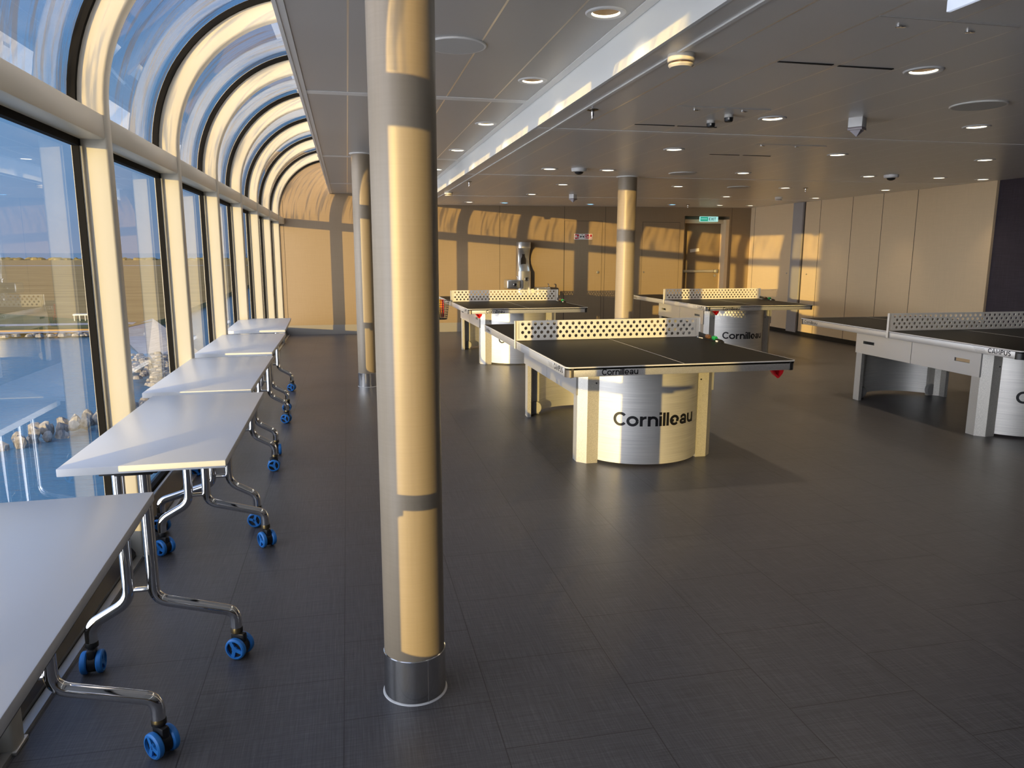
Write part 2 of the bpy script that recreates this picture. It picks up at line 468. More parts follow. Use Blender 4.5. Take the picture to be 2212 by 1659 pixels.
# far wall (with the door opening), joints, skirting
w = MB()
w.box(-1.3, 6.35, YF, YF + .3, 0, 3.1); w.box(7.29, 7.80, YF, YF + .3, 0, 3.1); w.box(6.35, 7.29, YF, YF + .3, 2.13, 3.1); w.box(6.3, 7.35, YF + .25, YF + .3, 0, 2.2)
wf = struct(w.build('wall_far', M_wall, smooth=0))
m = MB()
for x in (-1.045, 2.73, 3.955, 4.755, 7.34): m.box(x - .003, x + .003, YF - .0015, YF + .01, .0, 2.3)
m.build('panel_joint', M_joint, wf, smooth=0)
struct(MB().box(-1.13, 2.6, YF - .012, YF + .01, 0, .165).build('baseboard_far', M_base, smooth=0))
for nm, x0, x1, zt, lx in (('door_2', 3.965, 4.69, 2.013, 4.622), ('door_3', 5.503, 6.255, 2.005, 5.542)):
    d = struct(MB().box(x0, x1, YF - .004, YF + .01, .12, zt).build(nm, M_wall, smooth=0))
    j = MB()
    for a, b2, c, e in ((x0 - .006, x0, .12, zt), (x1, x1 + .006, .12, zt), (x0 - .006, x1 + .006, zt, zt + .006)): j.box(a, b2, YF - .002, YF + .01, c, e)
    j.build('joint', M_joint, d, smooth=0)
    MB().lathe([(.0, 0), (.014 if nm == 'door_3' else .026, 0), (.014 if nm == 'door_3' else .026, .012), (.012, .016), (0, .016)], 20).build('lock', M_steel, d, (lx, YF - .004, 1.07), (PI / 2, 0, 0))

# exit door in its recess
d = struct(empty('door_1', (6.82, YF, 0)))
MB().rbox(-.36, .40, .20, .24, .01, 2.0, .003).build('leaf', M_wall, d)
fr = MB(); fr.box(.40, .47, -.01, .22, 0, 2.075); fr.box(-.46, .47, .10, .22, 2.0, 2.075); fr.box(-.47, -.36, .19, .22, 0, 2.0)
fr.build('frame', M_wall_r, d, smooth=0)
MB().box(-.47, -.462, .0, .21, 0, 2.13).build('shaded_reveal', M_joint, d, smooth=0)  # jamb face coloured dark to stand in for its shade
pb = MB().rbox(-.45, .30, .13, .18, 1.055, 1.105, .008); pb.rbox(.285, .345, .12, .205, 1.045, 1.115, .006); pb.box(-.44, -.40, .17, .20, 1.05, 1.11)
pb.build('push_bar', M_steel, d)
MB().lathe([(0, 0), (.024, 0), (.024, .012), (0, .012)], 20).build('lock', M_steel, d, (.315, .20, .99), (PI / 2, 0, 0))
MB().box(-.095, .095, .194, .1995, -.03, .03).build('notice', M_swhite, d, (-.14, 0, 1.485), (0, math.radians(-7), 0), smooth=0)

# exit sign over the door
s = empty('exit_sign', (6.846, YF - .03, 2.03), 0, 'green and pale illuminated exit sign over the far door', 'sign')
MB().rbox(-.19, .19, 0, .03, 0, .095, .004).build('housing', M_scyan, s)
MB().box(-.182, -.02, -.002, .004, .008, .087).build('green_panel', M_sgreen, s, smooth=0)
mesh_obj('lettering', text_mesh('EXIT', .056, 'exit_lettering', P('sign_dark_green', (.0, .10, .08), .5), .17, lambda x, y, h: (x - .002, -h - .0005, y + .020), .14, fit=.145), s)
MB().box(-.17, -.04, -.0035, 0, .045, .055).build('arrow', M_scyan, s, smooth=0)
# fire equipment sign
s = empty('fire_equipment_sign', (4.321, YF - .008, 1.677), 0, 'white wall sign with red fire pictograms and a black valve symbol', 'sign')
MB().box(-.177, .177, 0, .008, 0, .104).build('plate', M_swhite, s, smooth=0)
for x0, x1 in ((-.165, -.083), (.032, .115), (.133, .168)):
    MB().box(x0, x1, -.002, .003, .012, .094).build('red_square', M_sred, s, smooth=0)
sy = MB()
sy.add([(-.06, -.002, .03), (-.06, -.002, .072), (-.022, -.002, .051)], [(0, 1, 2)]); sy.add([(.016, -.002, .03), (.016, -.002, .072), (-.022, -.002, .051)], [(0, 2, 1)])
sy.add([(-.022, -.002, .075), (-.013, -.002, .084), (-.022, -.002, .094), (-.031, -.002, .084)], [(0, 1, 2, 3)])
sy.build('valve_symbol', M_ink, s, smooth=0)
for x0, x1, z0, z1 in ((-.158, -.125, .032, .075), (-.108, -.096, .018, .062), (.042, .064, .018, .044), (.044, .062, .054, .08), (.084, .098, .02, .07), (.14, .16, .018, .05)):
    MB().box(x0, x1, -.0035, 0, z0, z1).build('pictogram', M_swhite, s, smooth=0)

# right wall: tan panels, a grey pilaster, a beige forward panel, dark purple run
wr = struct(MB().box(XR, XR + .25, 7.0, YF + .3, 0, 2.6).build('wall_right', M_wall_r, smooth=0))
m = MB()
for y in (13.35, 11.28, 10.47, 9.785, 9.10): m.box(XR - .002, XR + .01, y - .004, y + .004, .06, 2.31)
for y in (12.05, 11.72): m.box(XR - .002, XR + .01, y - .018, y + .018, .06, 2.31)
m.build('panel_joint', M_joint, wr, smooth=0)
MB().box(XR - .03, XR + .01, 11.74, 12.03, .05, 2.30).build('pilaster', P('grey_pilaster', (.36, .34, .33), .45), wr, smooth=0)
kn = MB()
for y in (12.15, 12.0, 11.55):
    kn.lathe([(0, 0), (.012, 0), (.012, .012), (0, .016)], 16, Matrix.Translation((XR - .002, y, 1.075)) @ Matrix.Rotation(-PI / 2, 4, 'Y'))
kn.build('lock', M_steel, wr)
fp = struct(MB().box(XR - .07, XR + .02, 7.74, 8.79, .0, 2.30).build('wall_panel', M_wall_r, smooth=0)); fp.name = 'trim_7'
struct(MB().box(XR - .035, XR + .25, YB, 7.74, 0, 2.6).build('wall_right_purple', M_purple, smooth=0))
struct(MB().box(XR - .012, XR + .01, 8.79, YF, 0, .075).build('baseboard_right', M_black, smooth=0))
# walls behind the camera
struct(MB().box(-1.4, XR + .3, YB - .2, YB, 0, 3.1).build('wall_back', M_wall, smooth=0))
# added unseen blocker outside, keeps low sun off the windows behind the camera
struct(MB().box(-8.2, -8., -34, -9.6, -3, 3.55).build('sun_blocker', M_mull, smooth=0))

# ------------------------------------------------------------------ windows: bays of mullion, transom, panes
CXA, CZA, RI, RO = -.145, 2.02, .848, .985
def arc_path(n=26, amax=PI / 2):
    out = []
    for z in (0., .5, 1., 1.5, 2.02): out.append((Vector((XI, 0, z)), Vector((-1, 0, 0))))
    for k in range(1, n + 1):
        a = amax * k / n
        d = Vector((-math.cos(a), 0, math.sin(a)))
        out.append((Vector((CXA, 0, CZA)) + d * RI, d))
    return out
def mull_ring(p, d, y0, y1, depth, c=.012):
    def q(r, y): v = p + d * r; return (v.x, y, v.z)
    return [q(0, y0 + c), q(c * .35, y0 + c * .35), q(c, y0), q(depth, y0), q(depth, y1), q(c, y1), q(c * .35, y1 - c * .35), q(0, y1 - c)]
PATH = arc_path()
BAY, MT = 1.386, .08
def strip(r0, r1, y0, y1, lo=0):
    mb = MB(); rings = []
    for p, d in PATH[lo:]:
        a = p + d * r0; b2 = p + d * r1
        rings.append([(a.x, y0, a.z), (b2.x, y0, b2.z), (b2.x, y1, b2.z), (a.x, y1, a.z)])
    return mb.sweep(rings)
def window(n, y, L):
    r = struct(empty('window_%d' % n, (0, y, 0)))
    mb = MB(); mb.sweep([mull_ring(p, d, 0, MT, .145) for p, d in PATH]); mb.build('mullion', M_mull, r)
    MB().rbox(XI - .03, XI + .006, -.004, MT + .004, 0, .012, .003).build('foot_plate', M_alu, r)
    tb = MB(); tb.rbox(-1.13, -1.0, MT - .002, L + .002, 1.905, 2.008, .010); tb.build('transom', M_mull, r)
    g = MB()
    g.box(-1.128, -1.100, MT, MT + .026, .12, 1.905); g.box(-1.128, -1.100, L - .026, L, .12, 1.905)
    g.box(-1.128, -1.100, MT, L, 1.875, 1.905); g.box(-1.128, -1.100, MT, L, .115, .142)
    g.build('gasket', M_rub, r, smooth=0)
    bd = MB(); bd.tube([(-1.098, L - .012, .14), (-1.098, L - .012, 1.875)], .0085, 8); bd.tube([(-1.098, MT + .012, .14), (-1.098, MT + .012, 1.875)], .0085, 8)
    bd.build('sealant_bead', M_mull, r)
    ag = strip(.105, .137, MT, MT + .024, 4); ag2 = strip(.105, .137, L - .024, L, 4)
    ag.v += []; n0 = len(ag.v); ag.v += ag2.v; ag.f += [[i + n0 for i in f] for f in ag2.f]
    ag.build('arch_gasket', M_rub, r)
    pn = MB(); pn.add([(XG, MT, .12), (XG, L, .12), (XG, L, 1.91), (XG, MT, 1.91)], [(0, 1, 2, 3)])
    o = pn.build('glass_pane', M_glass, r, smooth=0)
    ap = MB(); rings = []
    for p, d in PATH[4:]:
        a = p + d * .137; rings.append([(a.x, MT, a.z), (a.x, L, a.z)])
    vs = [q for rg in rings for q in rg]
    ap.add(vs, [(2 * i, 2 * i + 1, 2 * i + 3, 2 * i + 2) for i in range(len(rings) - 1)])
    ap.build('curved_pane', M_archg, r, smooth=60)
    sl = MB(); sl.box(-1.16, -1.085, 0, L, 0, .12); sl.add([(-1.085, MT, .115), (-1.085, L, .115), (-1.03, L, .03), (-1.03, MT, .03)], [(0, 1, 2, 3)])
    sl.box(-1.085, -1.03, MT, L, 0, .03)
    sl.build('sill', M_sill, r, smooth=0)
    sr = MB(); sr.box(-1.092, -1.078, MT, L, .117, .126); sr.box(-1.028, -.998, MT, L, 0, .014)
    sr.build('sill_trim', M_alu, r, smooth=0)
    return r
SP = 1.44
ys = [.74 + SP * k for k in range(-6, 9)]
for k, y in enumerate(ys):
    L = (ys[k + 1] if k < 14 else YF) - y
    r = window(k + 1, y, L)
    r.location.x = .008 - .0029 * (y - 2); r.rotation_euler.z = .0029

# ------------------------------------------------------------------ columns
def column(x, y, r, top, label):
    c = empty('column', (x, y, 0), 0, label, 'column', 'round columns')
    MB().lathe([(r, .0), (r, .5), (r, 1.), (r, 1.5), (r, 2.), (r, top)], 72).build('shaft', M_col, c)
    b = MB().lathe([(r + .003, .004), (r + .003, .148), (r + .0005, .15)], 72, cap=False); b.build('base_ring', M_ring, c)
    MB().box(.3 * r, .3 * r + .002, -(r * .957 + .004), -(r * .957), .004, .148).build('ring_seam', M_chrome, c, rot=(0, 0, .05), smooth=0)
    MB().lathe([(r + .003, 0), (r + .008, 0), (r + .006, .003), (r + .003, .004)], 72, cap=False).build('floor_seal', M_white, c)
    MB().lathe([(r, top - .012), (r + .018, top - .010), (r + .018, top), (r, top)], 72, cap=False).build('top_collar', M_trim, c)
    return c
column(.172, 2.275, .098, ZL, 'tall beige round column in the foreground, nearest the camera')
column(.172, 8.095, .097, ZL, 'beige round column beside the white tables, behind the foreground column')
column(3.11, 8.12, .106, zr(3.11), 'beige round column rising behind the net of the central table tennis table')

# ------------------------------------------------------------------ white folding tables on casters
def caster(parent, x, y, ang):
    c = MB()
    c.lathe([(.0, .118), (.017, .118), (.021, .108), (.021, .094), (.014, .088), (0, .088)], 20)
    c.rbox(-.013, .013, -.034, .020, .028, .092, .008)
    c.lathe([(0, -.012), (.033, -.012), (.033, .012), (0, .012)], 24, Matrix.Translation((0, -.008, .040)) @ Matrix.Rotation(PI / 2, 4, 'Y'))
    o = c.build('caster', M_blk, parent, (x, y, 0), (0, 0, ang))
    for sgn in (-1, 1):
        w = MB(); R_ = Matrix.Translation((sgn * .024, -.008, .040)) @ Matrix.Rotation(sgn * PI / 2, 4, 'Y')
        w.lathe([(.012, -.010), (.034, -.010), (.0385, -.006), (.0395, 0), (.0385, .007), (.034, .011), (.030, .011), (.029, .001)], 30, R_, cap=False)
        # hub and spokes
        w.lathe([(.0, .009), (.011, .009), (.012, .004)], 20, R_, cap=False)
        for a in (.5, .5 + 2 * PI / 3 + .25, .5 + 4 * PI / 3 - .25):
            w.box(0, .030, -.0065, .0065, .002, .0095, R_ @ Matrix.Rotation(a, 4, 'Z'))
        w.build('wheel', M_blue, o)
        MB().lathe([(0, .003), (.0295, .003)], 24, R_, cap=False).build('hub_disc', M_blk, o)
    return o
def folding_table(label):
    L, W, H = 1.245, .505, .755
    t = empty('folding_table', (0, 0, 0), 0, label, 'table', 'white folding tables along the windows')
    MB().rbox(-W / 2, W / 2, -L / 2, L / 2, H - .026, H, .0025).build('tabletop', M_lam, t)
    MB().rbox(W / 2 - .035, W / 2 - .012, -.50, .50, H - .048, H - .026, .006).build('folding_lever', M_blk, t)
    MB().rbox(-.11, .01, -.55, .55, H - .056, H - .028, .004).build('under_beam', M_blk, t)
    off = -.065
    for sy in (-1, 1):
        y = sy * .52
        br = MB().rbox(off - .09, off + .09, y - .03, y + .03, H - .052, H - .026, .004); br.build('bracket', M_blk, t)
        for sx, xe in ((-1, -.236), (1, .236)):
            xt = off + sx * .040
            pts = bend([(xt, y, H - .03), (xt, y, .246), (xe, y, .172), (xe, y, .105)], .048, 7)
            MB().tube(pts, .0195, 18).build('leg', M_chrome, t)
            caster(t, xe, y, random.uniform(-2.6, 2.6))
        MB().tube([(off - .035, y, .285), (off + .035, y, .285)], .009, 10).build('stretcher', M_chrome, t)
    return t
def recast(t, angs):
    cs = [c for c in t.children if c.name.startswith('caster')]
    for c, a in zip(cs, angs): c.rotation_euler = (0, 0, a)
tA = folding_table('white-topped folding table nearest the camera, cut by the left edge of the frame')
tA.location = (-.7915, 1.5735, 0); tA.rotation_euler = (0, 0, .04)
recast(tA, (.3, .4, -.2, .75))
spots = [(-.672, 3.13, .006, 'white-topped folding table second from the camera, with a full view of its four blue-wheeled legs', (.05, 1.1, .9, .55), 0),
         (-.749, 4.464, .006, 'white-topped folding table third from the camera beside the windows', (1.6, 1.35, 1.3, 1.2), PI),
         (-.781, 5.903, .004, 'white-topped folding table fourth from the camera beside the windows', (1.3, 1.6, .1, .0), PI),
         (-.828, 7.42, .03, 'white-topped folding table farthest from the camera, nearest the tan end wall', (1.3, 1.4, 1.5, 1.2), PI)]
for x, y, a, lab, angs, flip in spots:
    q = dup(tA, (x, y, 0), a + flip, lab)
    recast(q, angs)

# ------------------------------------------------------------------ table tennis tables
HW, HL = .7625, 1.37
def hexnet():
    """perforated steel net plate in local x,z with real holes"""
    mb = MB(); TH = .005
    x0, x1, z0, z1 = -.768, .766, .764, .9165
    px, pz = .0505, .0325; rh = .0138
    zb = .777
    def plate(ax0, ax1, az0, az1):
        if ax1 - ax0 > 1e-5 and az1 - az0 > 1e-5: mb.box(ax0, ax1, -TH / 2, TH / 2, az0, az1)
    def quadcell(cx, cz, cx0, cx1, cz0, cz1):
        hx = [(cx + rh * math.sin(k * PI / 3), cz + rh * math.cos(k * PI / 3)) for k in range(6)]  # top, ur, lr, bottom, ll, ul
        out = [(cx, cz1), (cx1, cz1), (cx1, cz), (cx1, cz0), (cx, cz0), (cx0, cz0), (cx0, cz), (cx0, cz1)]
        vs = []
        for yy in (-TH / 2, TH / 2):
            vs += [(a, yy, b2) for a, b2 in out] + [(a, yy, b2) for a, b2 in hx]
        F = [(0, 8, 9, 1), (1, 9, 2), (2, 9, 10), (2, 10, 3), (3, 10, 11, 4), (4, 11, 12, 5), (5, 12, 6), (6, 12, 13), (6, 13, 7), (7, 13, 8, 0)]
        fs = [f for f in F] + [tuple(i + 14 for i in f[::-1]) for f in F]
        fs += [(8 + k, 8 + (k + 1) % 6, 22 + (k + 1) % 6, 22 + k) for k in range(6)]
        mb.add(vs, fs)
    plate(x0, x1, z0, zb); plate(x0, x1, zb + 4 * pz, z1)
    half = .7325
    for r in range(4):
        a, b2 = zb + r * pz, zb + (r + 1) * pz
        odd = r % 2 == 0
        n = 28 if odd else 29
        xs = [(-(n - 1) / 2 + k) * px for k in range(n)]
        l, rr = xs[0] - px / 2, xs[-1] + px / 2
        for x in xs: quadcell(x, (a + b2) / 2, x - px / 2, x + px / 2, a, b2)
        # side margins with the narrow upright slit
        for sg in (-1, 1):
            e = l if sg < 0 else rr
            s0, s1 = sg * .7385, sg * .7345
            o = x0 if sg < 0 else x1
            plate(min(e, s1), max(e, s1), a, b2); plate(min(s0, o), max(s0, o), a, b2)
    # folded side lugs over the apron, foot flange
    mb.box(-.7705, -.766, -.012, .012, .703, .9165); mb.box(.764, .768, -.012, .012, .703, .9165)
    return mb
def tt_table():
    t = empty('table_tennis_table', (0, 0, 0), 0, '', 'table tennis table', 'four table tennis tables')
    # board in two halves with a fine gap under the net
    top = MB(); b = .028
    def rr(x0, x1, y0, y1, rad):
        out = []
        for cx, cy, a0, use in ((x1 - rad, y1 - rad, 0, 1), (x0 + rad, y1 - rad, PI / 2, 1), (x0 + rad, y0 + rad, PI, 1), (x1 - rad, y0 + rad, 1.5 * PI, 1)):
            for k in range(7): a = a0 + k * PI / 12; out.append((cx + rad * math.cos(a), cy + rad * math.sin(a)))
        return out
    top.prism(rr(-HW + .004, HW - .004, -HL + .004, HL - .004, .030), .742, .7600)
    top.build('tabletop', M_ttop, t)
    ed = MB(); o1 = rr(-HW, HW, -HL, HL, .033); i1 = rr(-HW + .006, HW - .006, -HL + .006, HL - .006, .029)
    n = len(o1); vs = [(x, y, .7540) for x, y in o1] + [(x, y, .7612) for x, y in o1] + [(x, y, .7612) for x, y in i1]
    ed.add(vs, [(k, (k + 1) % n, n + (k + 1) % n, n + k) for k in range(n)] + [(n + k, n + (k + 1) % n, 2 * n + (k + 1) % n, 2 * n + k) for k in range(n)])
    ed.build('edge_trim', M_ttrim, t)
    MB().box(-.0016, .0016, -HL + .02, HL - .02, .7600, .7606).build('centre_line', M_line, t, smooth=0)
    # apron rails + corner caps
    for nm, bx in (('x', (-HW + .045, HW - .045, -HL + .004, -HL + .03)), ('x2', (-HW + .045, HW - .045, HL - .03, HL - .004)), ('y', (-HW + .003, -HW + .03, -HL + .05, HL - .05)), ('y2', (HW - .03, HW - .003, -HL + .05, HL - .05))):
        a = MB().rbox(bx[0], bx[1], bx[2], bx[3], .700, .7515, .003).build('apron_rail', M_apron, t)
        if nm == 'x':
            mesh_obj('lettering', text_mesh('Cornilleau', .0365, 'small_name', M_ink, .17, lambda x, y, h: (x - .540, -HL + .004 - h, y + .7075), fit=.232), a)
        if nm == 'x2':
            mesh_obj('lettering', text_mesh('Cornilleau', .0365, 'small_name_far', M_ink, .17, lambda x, y, h: (.540 - x, HL - .004 + h, y + .7075), fit=.232), a)
        if nm == 'y':
            mesh_obj('lettering', text_mesh('CAMPUS', .034, 'series_name', M_ink, .18, lambda x, y, h: (-HW + .003 - h, -1.085 - x, y + .7145), .12, fit=.20), a)
            mesh_obj('faint_lettering', text_mesh('Cornilleau', .031, 'side_name', M_inkg, .16, lambda x, y, h: (-HW + .003 - h, 1.288 - x, y + .7145), fit=.228), a)
            st = MB()
            for k in range(5): st.box(-HW + .002, -HW + .004, -1.065 + .004 * k, -.97 + .006 * k, .716 + .006 * k, .717 + .006 * k)
            st.build('stripes', M_inkg, a, smooth=0)
        if nm == 'y2':
            mesh_obj('lettering', text_mesh('CAMPUS', .034, 'series_name_right', M_ink, .18, lambda x, y, h: (HW - .003 + h, 1.085 + x, y + .7145), .12, fit=.20), a)
    for sx in (-1, 1):
        for sy in (-1, 1):
            c = MB(); pts = []
            R_ = .044
            for k in range(9):
                a = k * PI / 16; pts.append((HW - R_ - .002 + R_ * math.cos(a), HL - R_ - .002 + R_ * math.sin(a)))
            pts += [(HW - .047, HL - .004), (HW - .047, HL - .03), (HW - .03, HL - .052), (HW - .004, HL - .052)]
            c.prism([(sx * x, sy * y) for x, y in pts], .698, .7525)
            c.build('corner_cap', M_cap, t)
    # legs: chamfered corner posts
    for sx in (-1, 1):
        for sy in (-1, 1):
            p = MB(); poly = [(.50, .68), (.50, .765), (.445, .822), (.366, .822), (.366, .790), (.430, .790), (.468, .752), (.468, .68)]
            p.prism([(sx * x, sy * y) for x, y in poly], .0, .71)
            leg = p.build('leg', M_galv, t, smooth=0)
            MB().lathe([(0, 0), (.006, 0), (.006, .002), (0, .002)], 10, Matrix.Translation((sx * .385, sy * .823, .56)) @ Matrix.Rotation(sy * -PI / 2, 4, 'X')).build('screw', M_blk, leg)
    # curved steel end panels with the big name
    Rc = .4456; yc = 1.01 - Rc; am = math.asin(.366 / Rc)
    def on_arc(s_, z, off): a = s_ / Rc; return ((Rc + off) * math.sin(a), yc + (Rc + off) * math.cos(a), z)
    for sy in (-1, 1):
        pm = MB(); N = 40; vs = []
        for i in range(N + 1):
            a = -am + 2 * am * i / N
            for off in (0, -.003):
                x = (Rc + off) * math.sin(a); y = yc + (Rc + off) * math.cos(a)
                vs += [(x, sy * y, .022), (x, sy * y, .70)]
        fs = []
        for i in range(N):
            o = 4 * i
            fs += [(o, o + 4, o + 5, o + 1), (o + 2, o + 3, o + 7, o + 6), (o, o + 2, o + 6, o + 4), (o + 1, o + 5, o + 7, o + 3)]
        pm.add(vs, fs)
        pan = pm.build('end_panel', M_panel, t, smooth=50)
        sg = sy
        def fn(x, y, h, sg=sg):
            q = on_arc(x - .312, y + .285, .0004 + h); return (q[0] * (-sg), q[1] * sg, q[2])
        me = text_mesh('Cornilleau', .092, 'big_name', M_ink, .19, fn, .07, fit=.624)
        mesh_obj('lettering', me, pan)
    # side panels with hand slots
    for sx in (-1, 1):
        sp = MB(); xa, xb = sx * .497, sx * .512
        x0, x1 = min(xa, xb), max(xa, xb)
        for y0, y1 in ((-.768, -.003), (.003, .768)):
            c = (y0 + y1) / 2; s0 = .50 if c > 0 else -.66; s1 = s0 + .16
            sp.box(x0, x1, y0, y1, .595, .70); sp.box(x0, x1, y0, y1, .470, .567)
            sp.box(x0, x1, y0, s0, .567, .595); sp.box(x0, x1, s1, y1, .567, .595)
        sp.build('side_panel', M_side, t, smooth=0)
    # underside tray so the board reads as a box from below
    MB().box(-.47, .47, -.79, .79, .695, .742).build('underframe', M_dark, t, smooth=0)
    hexnet().build('net', M_net, t, smooth=0)
    # wheels set into the far posts
    for sx in (-1, 1):
        w = MB().lathe([(0, -.018), (.055, -.018), (.060, -.012), (.060, .012), (.055, .018), (0, .018)], 28, Matrix.Translation((sx * .40, .80, .061)) @ Matrix.Rotation(.25 * sx, 4, 'Z') @ Matrix.Rotation(PI / 2, 4, 'X'))
        w.build('wheel', P('wheel_grey', (.35, .34, .32), .4) if sx < 0 else bpy.data.materials['wheel_grey'], t)
    # score counter along the right edge
    sc = MB(); sc.box(.735, .760, -.43, -.012, .7605, .768); sc.add([(.757, -.012, .768), (.757, -.43, .768), (.757, -.40, .778), (.757, -.20, .790), (.757, -.012, .803),
            (.762, -.012, .768), (.762, -.43, .768), (.762, -.40, .778), (.762, -.20, .790), (.762, -.012, .803)], [(0, 1, 2, 3, 4), (9, 8, 7, 6, 5), (0, 5, 6, 1), (1, 6, 7, 2), (2, 7, 8, 3), (3, 8, 9, 4), (4, 9, 5, 0)])
    so = sc.build('score_counter', M_blk, t, smooth=0)
    for k in range(3):
        MB().box(.7335, .7355, -.03 - .036 * k - .028, -.03 - .036 * k, .761, .7675).build('number_tile', M_white, so, smooth=0)
    for nm, y, mat in (('brown_bead', -.19, M_brown), ('green_bead', -.30, M_green)):
        MB().lathe([(0, -.026), (.013, -.026), (.017, -.016), (.017, .016), (.013, .026), (0, .026)], 18, Matrix.Translation((.748, y, .784)) @ Matrix.Rotation(PI / 2, 4, 'X')).build(nm, mat, so)
    bm_ = MB().box(.738, .752, -.40, -.33, .768, .782); bm_.build('slider_end', M_blk, so)
    MB().box(.733, .746, -.375, -.345, .761, .772).build('number_tile', M_white, so, smooth=0)
    return t
def ball_holder(t, x, y):
    b = MB()
    # folded triangular scoop hanging below the apron
    pts_o = [(-.050, 0), (.046, 0), (.036, -.030), (.012, -.058), (.000, -.060), (-.012, -.050)]
    vs = []; n = len(pts_o)
    for yy, k in ((-.018, 1.), (.03, .8)):
        vs += [(px_ * k, yy, pz_ * k) for px_, pz_ in pts_o]
    pin = [(px_ * .72 + .004, pz_ * .62 - .008) for px_, pz_ in pts_o]
    vs += [(px_, -.018, pz_) for px_, pz_ in pin] + [(px_ * .9, .012, pz_ * .9) for px_, pz_ in pin]
    fs = [(k, (k + 1) % n, n + (k + 1) % n, n + k) for k in range(n)]
    fs += [(k, 2 * n + k, 2 * n + (k + 1) % n, (k + 1) % n) for k in range(n)]
    fs += [(2 * n + k, 3 * n + k, 3 * n + (k + 1) % n, 2 * n + (k + 1) % n) for k in range(n)]
    fs += [[3 * n + k for k in range(n)], [n + k for k in range(n)][::-1]]
    b.add(vs, fs); b.build('ball_holder', M_red, t, (x, y, .700), smooth=25)
T1 = tt_table()
T1['label'] = 'large dark-topped table tennis table in the middle of the room, nearest the camera'
T1.location = (2.006, 5.535, 0); T1.rotation_euler = (0, 0, .001)
T2 = dup(T1, (2.145, 10.221, 0), .012, 'far left table tennis table with a wire basket hanging at its left edge')
T3 = dup(T1, (5.244, 10.098, 0), -.009, 'far right table tennis table with its steel end in shade, before the exit door')
T4 = dup(T1, (5.362, 5.586, 0), -.029, 'table tennis table cut off by the right edge of the frame, in shade')
ball_holder(T1, .665, -1.30); ball_holder(T2, -.615, -1.27); ball_holder(T3, -.61, -1.30)
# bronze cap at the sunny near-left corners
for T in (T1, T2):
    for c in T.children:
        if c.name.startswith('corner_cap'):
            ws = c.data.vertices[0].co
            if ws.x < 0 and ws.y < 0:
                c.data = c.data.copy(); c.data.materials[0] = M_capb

# wire basket with bats at the left end of the far table's net
bk = empty('wire_basket', (1.222, 10.20, .53), 0, 'small black wire basket hanging at the left edge of the far left table', 'basket')
wm = MB(); HB = .255
def rb(z): return .098 + .035 * z / HB
for k in range(9):
    z = HB * k / 8
    wm.tube([(rb(z) * math.cos(a * PI / 12), rb(z) * math.sin(a * PI / 12), z) for a in range(25)], .0045 if k in (0, 8) else .0032, 6, False)
wm.build('ring_wire', M_blk, bk)
vm = MB()
for a in range(22):
    A = a * 2 * PI / 22; vm.tube([(rb(z) * math.cos(A), rb(z) * math.sin(A), z) for z in (0, HB / 2, HB)], .0032, 6)
for k in range(-3, 4):
    c = k * .028; e = math.sqrt(max(0, .098 ** 2 - c * c)); vm.tube([(c, -e, 0), (c, e, 0)], .0022, 6); vm.tube([(-e, c, 0), (e, c, 0)], .0022, 6)
vm.build('upright_wire', M_blk, bk)
MB().tube([(.128, .03, .235), (.15, .03, .255), (.15, .03, .235)], .004, 6).build('hook', M_blk, bk)
def bat(loc, rot, mat, label):
    b = empty('table_tennis_bat', loc, 0, label, 'bat', 'bats in the wire basket'); b.rotation_euler = rot
    MB().prism([(.062 * math.cos(k * PI / 14), .068 * math.sin(k * PI / 14)) for k in range(28)], -.005, .005, Matrix.Translation((0, 0, .075)) @ Matrix.Rotation(PI / 2, 4, 'X')).build('blade', mat, b)
    MB().rbox(-.015, .015, -.012, .012, .135, .255, .006).build('handle', mat, b)
bat((1.189, 10.205, .538), (.0, -.05, 1.45), M_yel, 'yellow bat in the wire basket, the one closest to the window')
bat((1.217, 10.205, .538), (.0, .0, 1.50), M_yel, 'yellow bat in the middle of the wire basket')
bat((1.242, 10.205, .538), (.0, .05, 1.55), M_org, 'orange bat with its handle above the basket rim')
bat((1.267, 10.205, .538), (.0, .09, 1.60), M_red, 'red bat at the table side of the wire basket')

# ------------------------------------------------------------------ drinking fountain on the far wall
f = empty('drinking_fountain', (3.166, YF, 0), 0, 'stainless steel drinking fountain with a tall bottle filler on the far wall', 'drinking fountain')
def dsec(w2, dep, n=14):
    pts = [(w2, 0)]
    for k in range(n + 1):
        a = -PI * k / n; pts.append((w2 * math.cos(a), -dep * .72 + dep * .28 * math.sin(a)))
    pts.append((-w2, 0)); return pts
def dloft(prof, n=14):
    mb = MB(); mb.sweep([[(x, y, z) for x, y in dsec(w_, d_, n)] for z, w_, d_ in prof]); return mb
dloft([(1.514, .118, .185), (1.52, .118, .185), (1.618, .118, .185), (1.623, .116, .182)]).build('filler_head', M_steel, f)
dloft([(1.10, .118, .165), (1.16, .113, .125), (1.24, .106, .092), (1.32, .104, .083), (1.40, .107, .095), (1.47, .113, .125), (1.514, .117, .16)]).build('curved_back', M_steel, f)
dloft([(.0, .12, .185), (.55, .12, .185), (1.09, .12, .185), (1.10, .118, .183)]).build('lower_column', M_steel, f)
bt = [(-.045, 0), (.045, 0), (.05, .12), (.046, .16), (.026, .21), (.026, .255), (-.026, .255), (-.026, .21), (-.046, .16), (-.05, .12)]
bo = MB().prism(bt, 0, .012, Matrix.Translation((-.012, -.085, 1.16)) @ Matrix.Rotation(PI / 2, 4, 'X')); bo.build('bottle_recess', M_ringd, f, smooth=0)
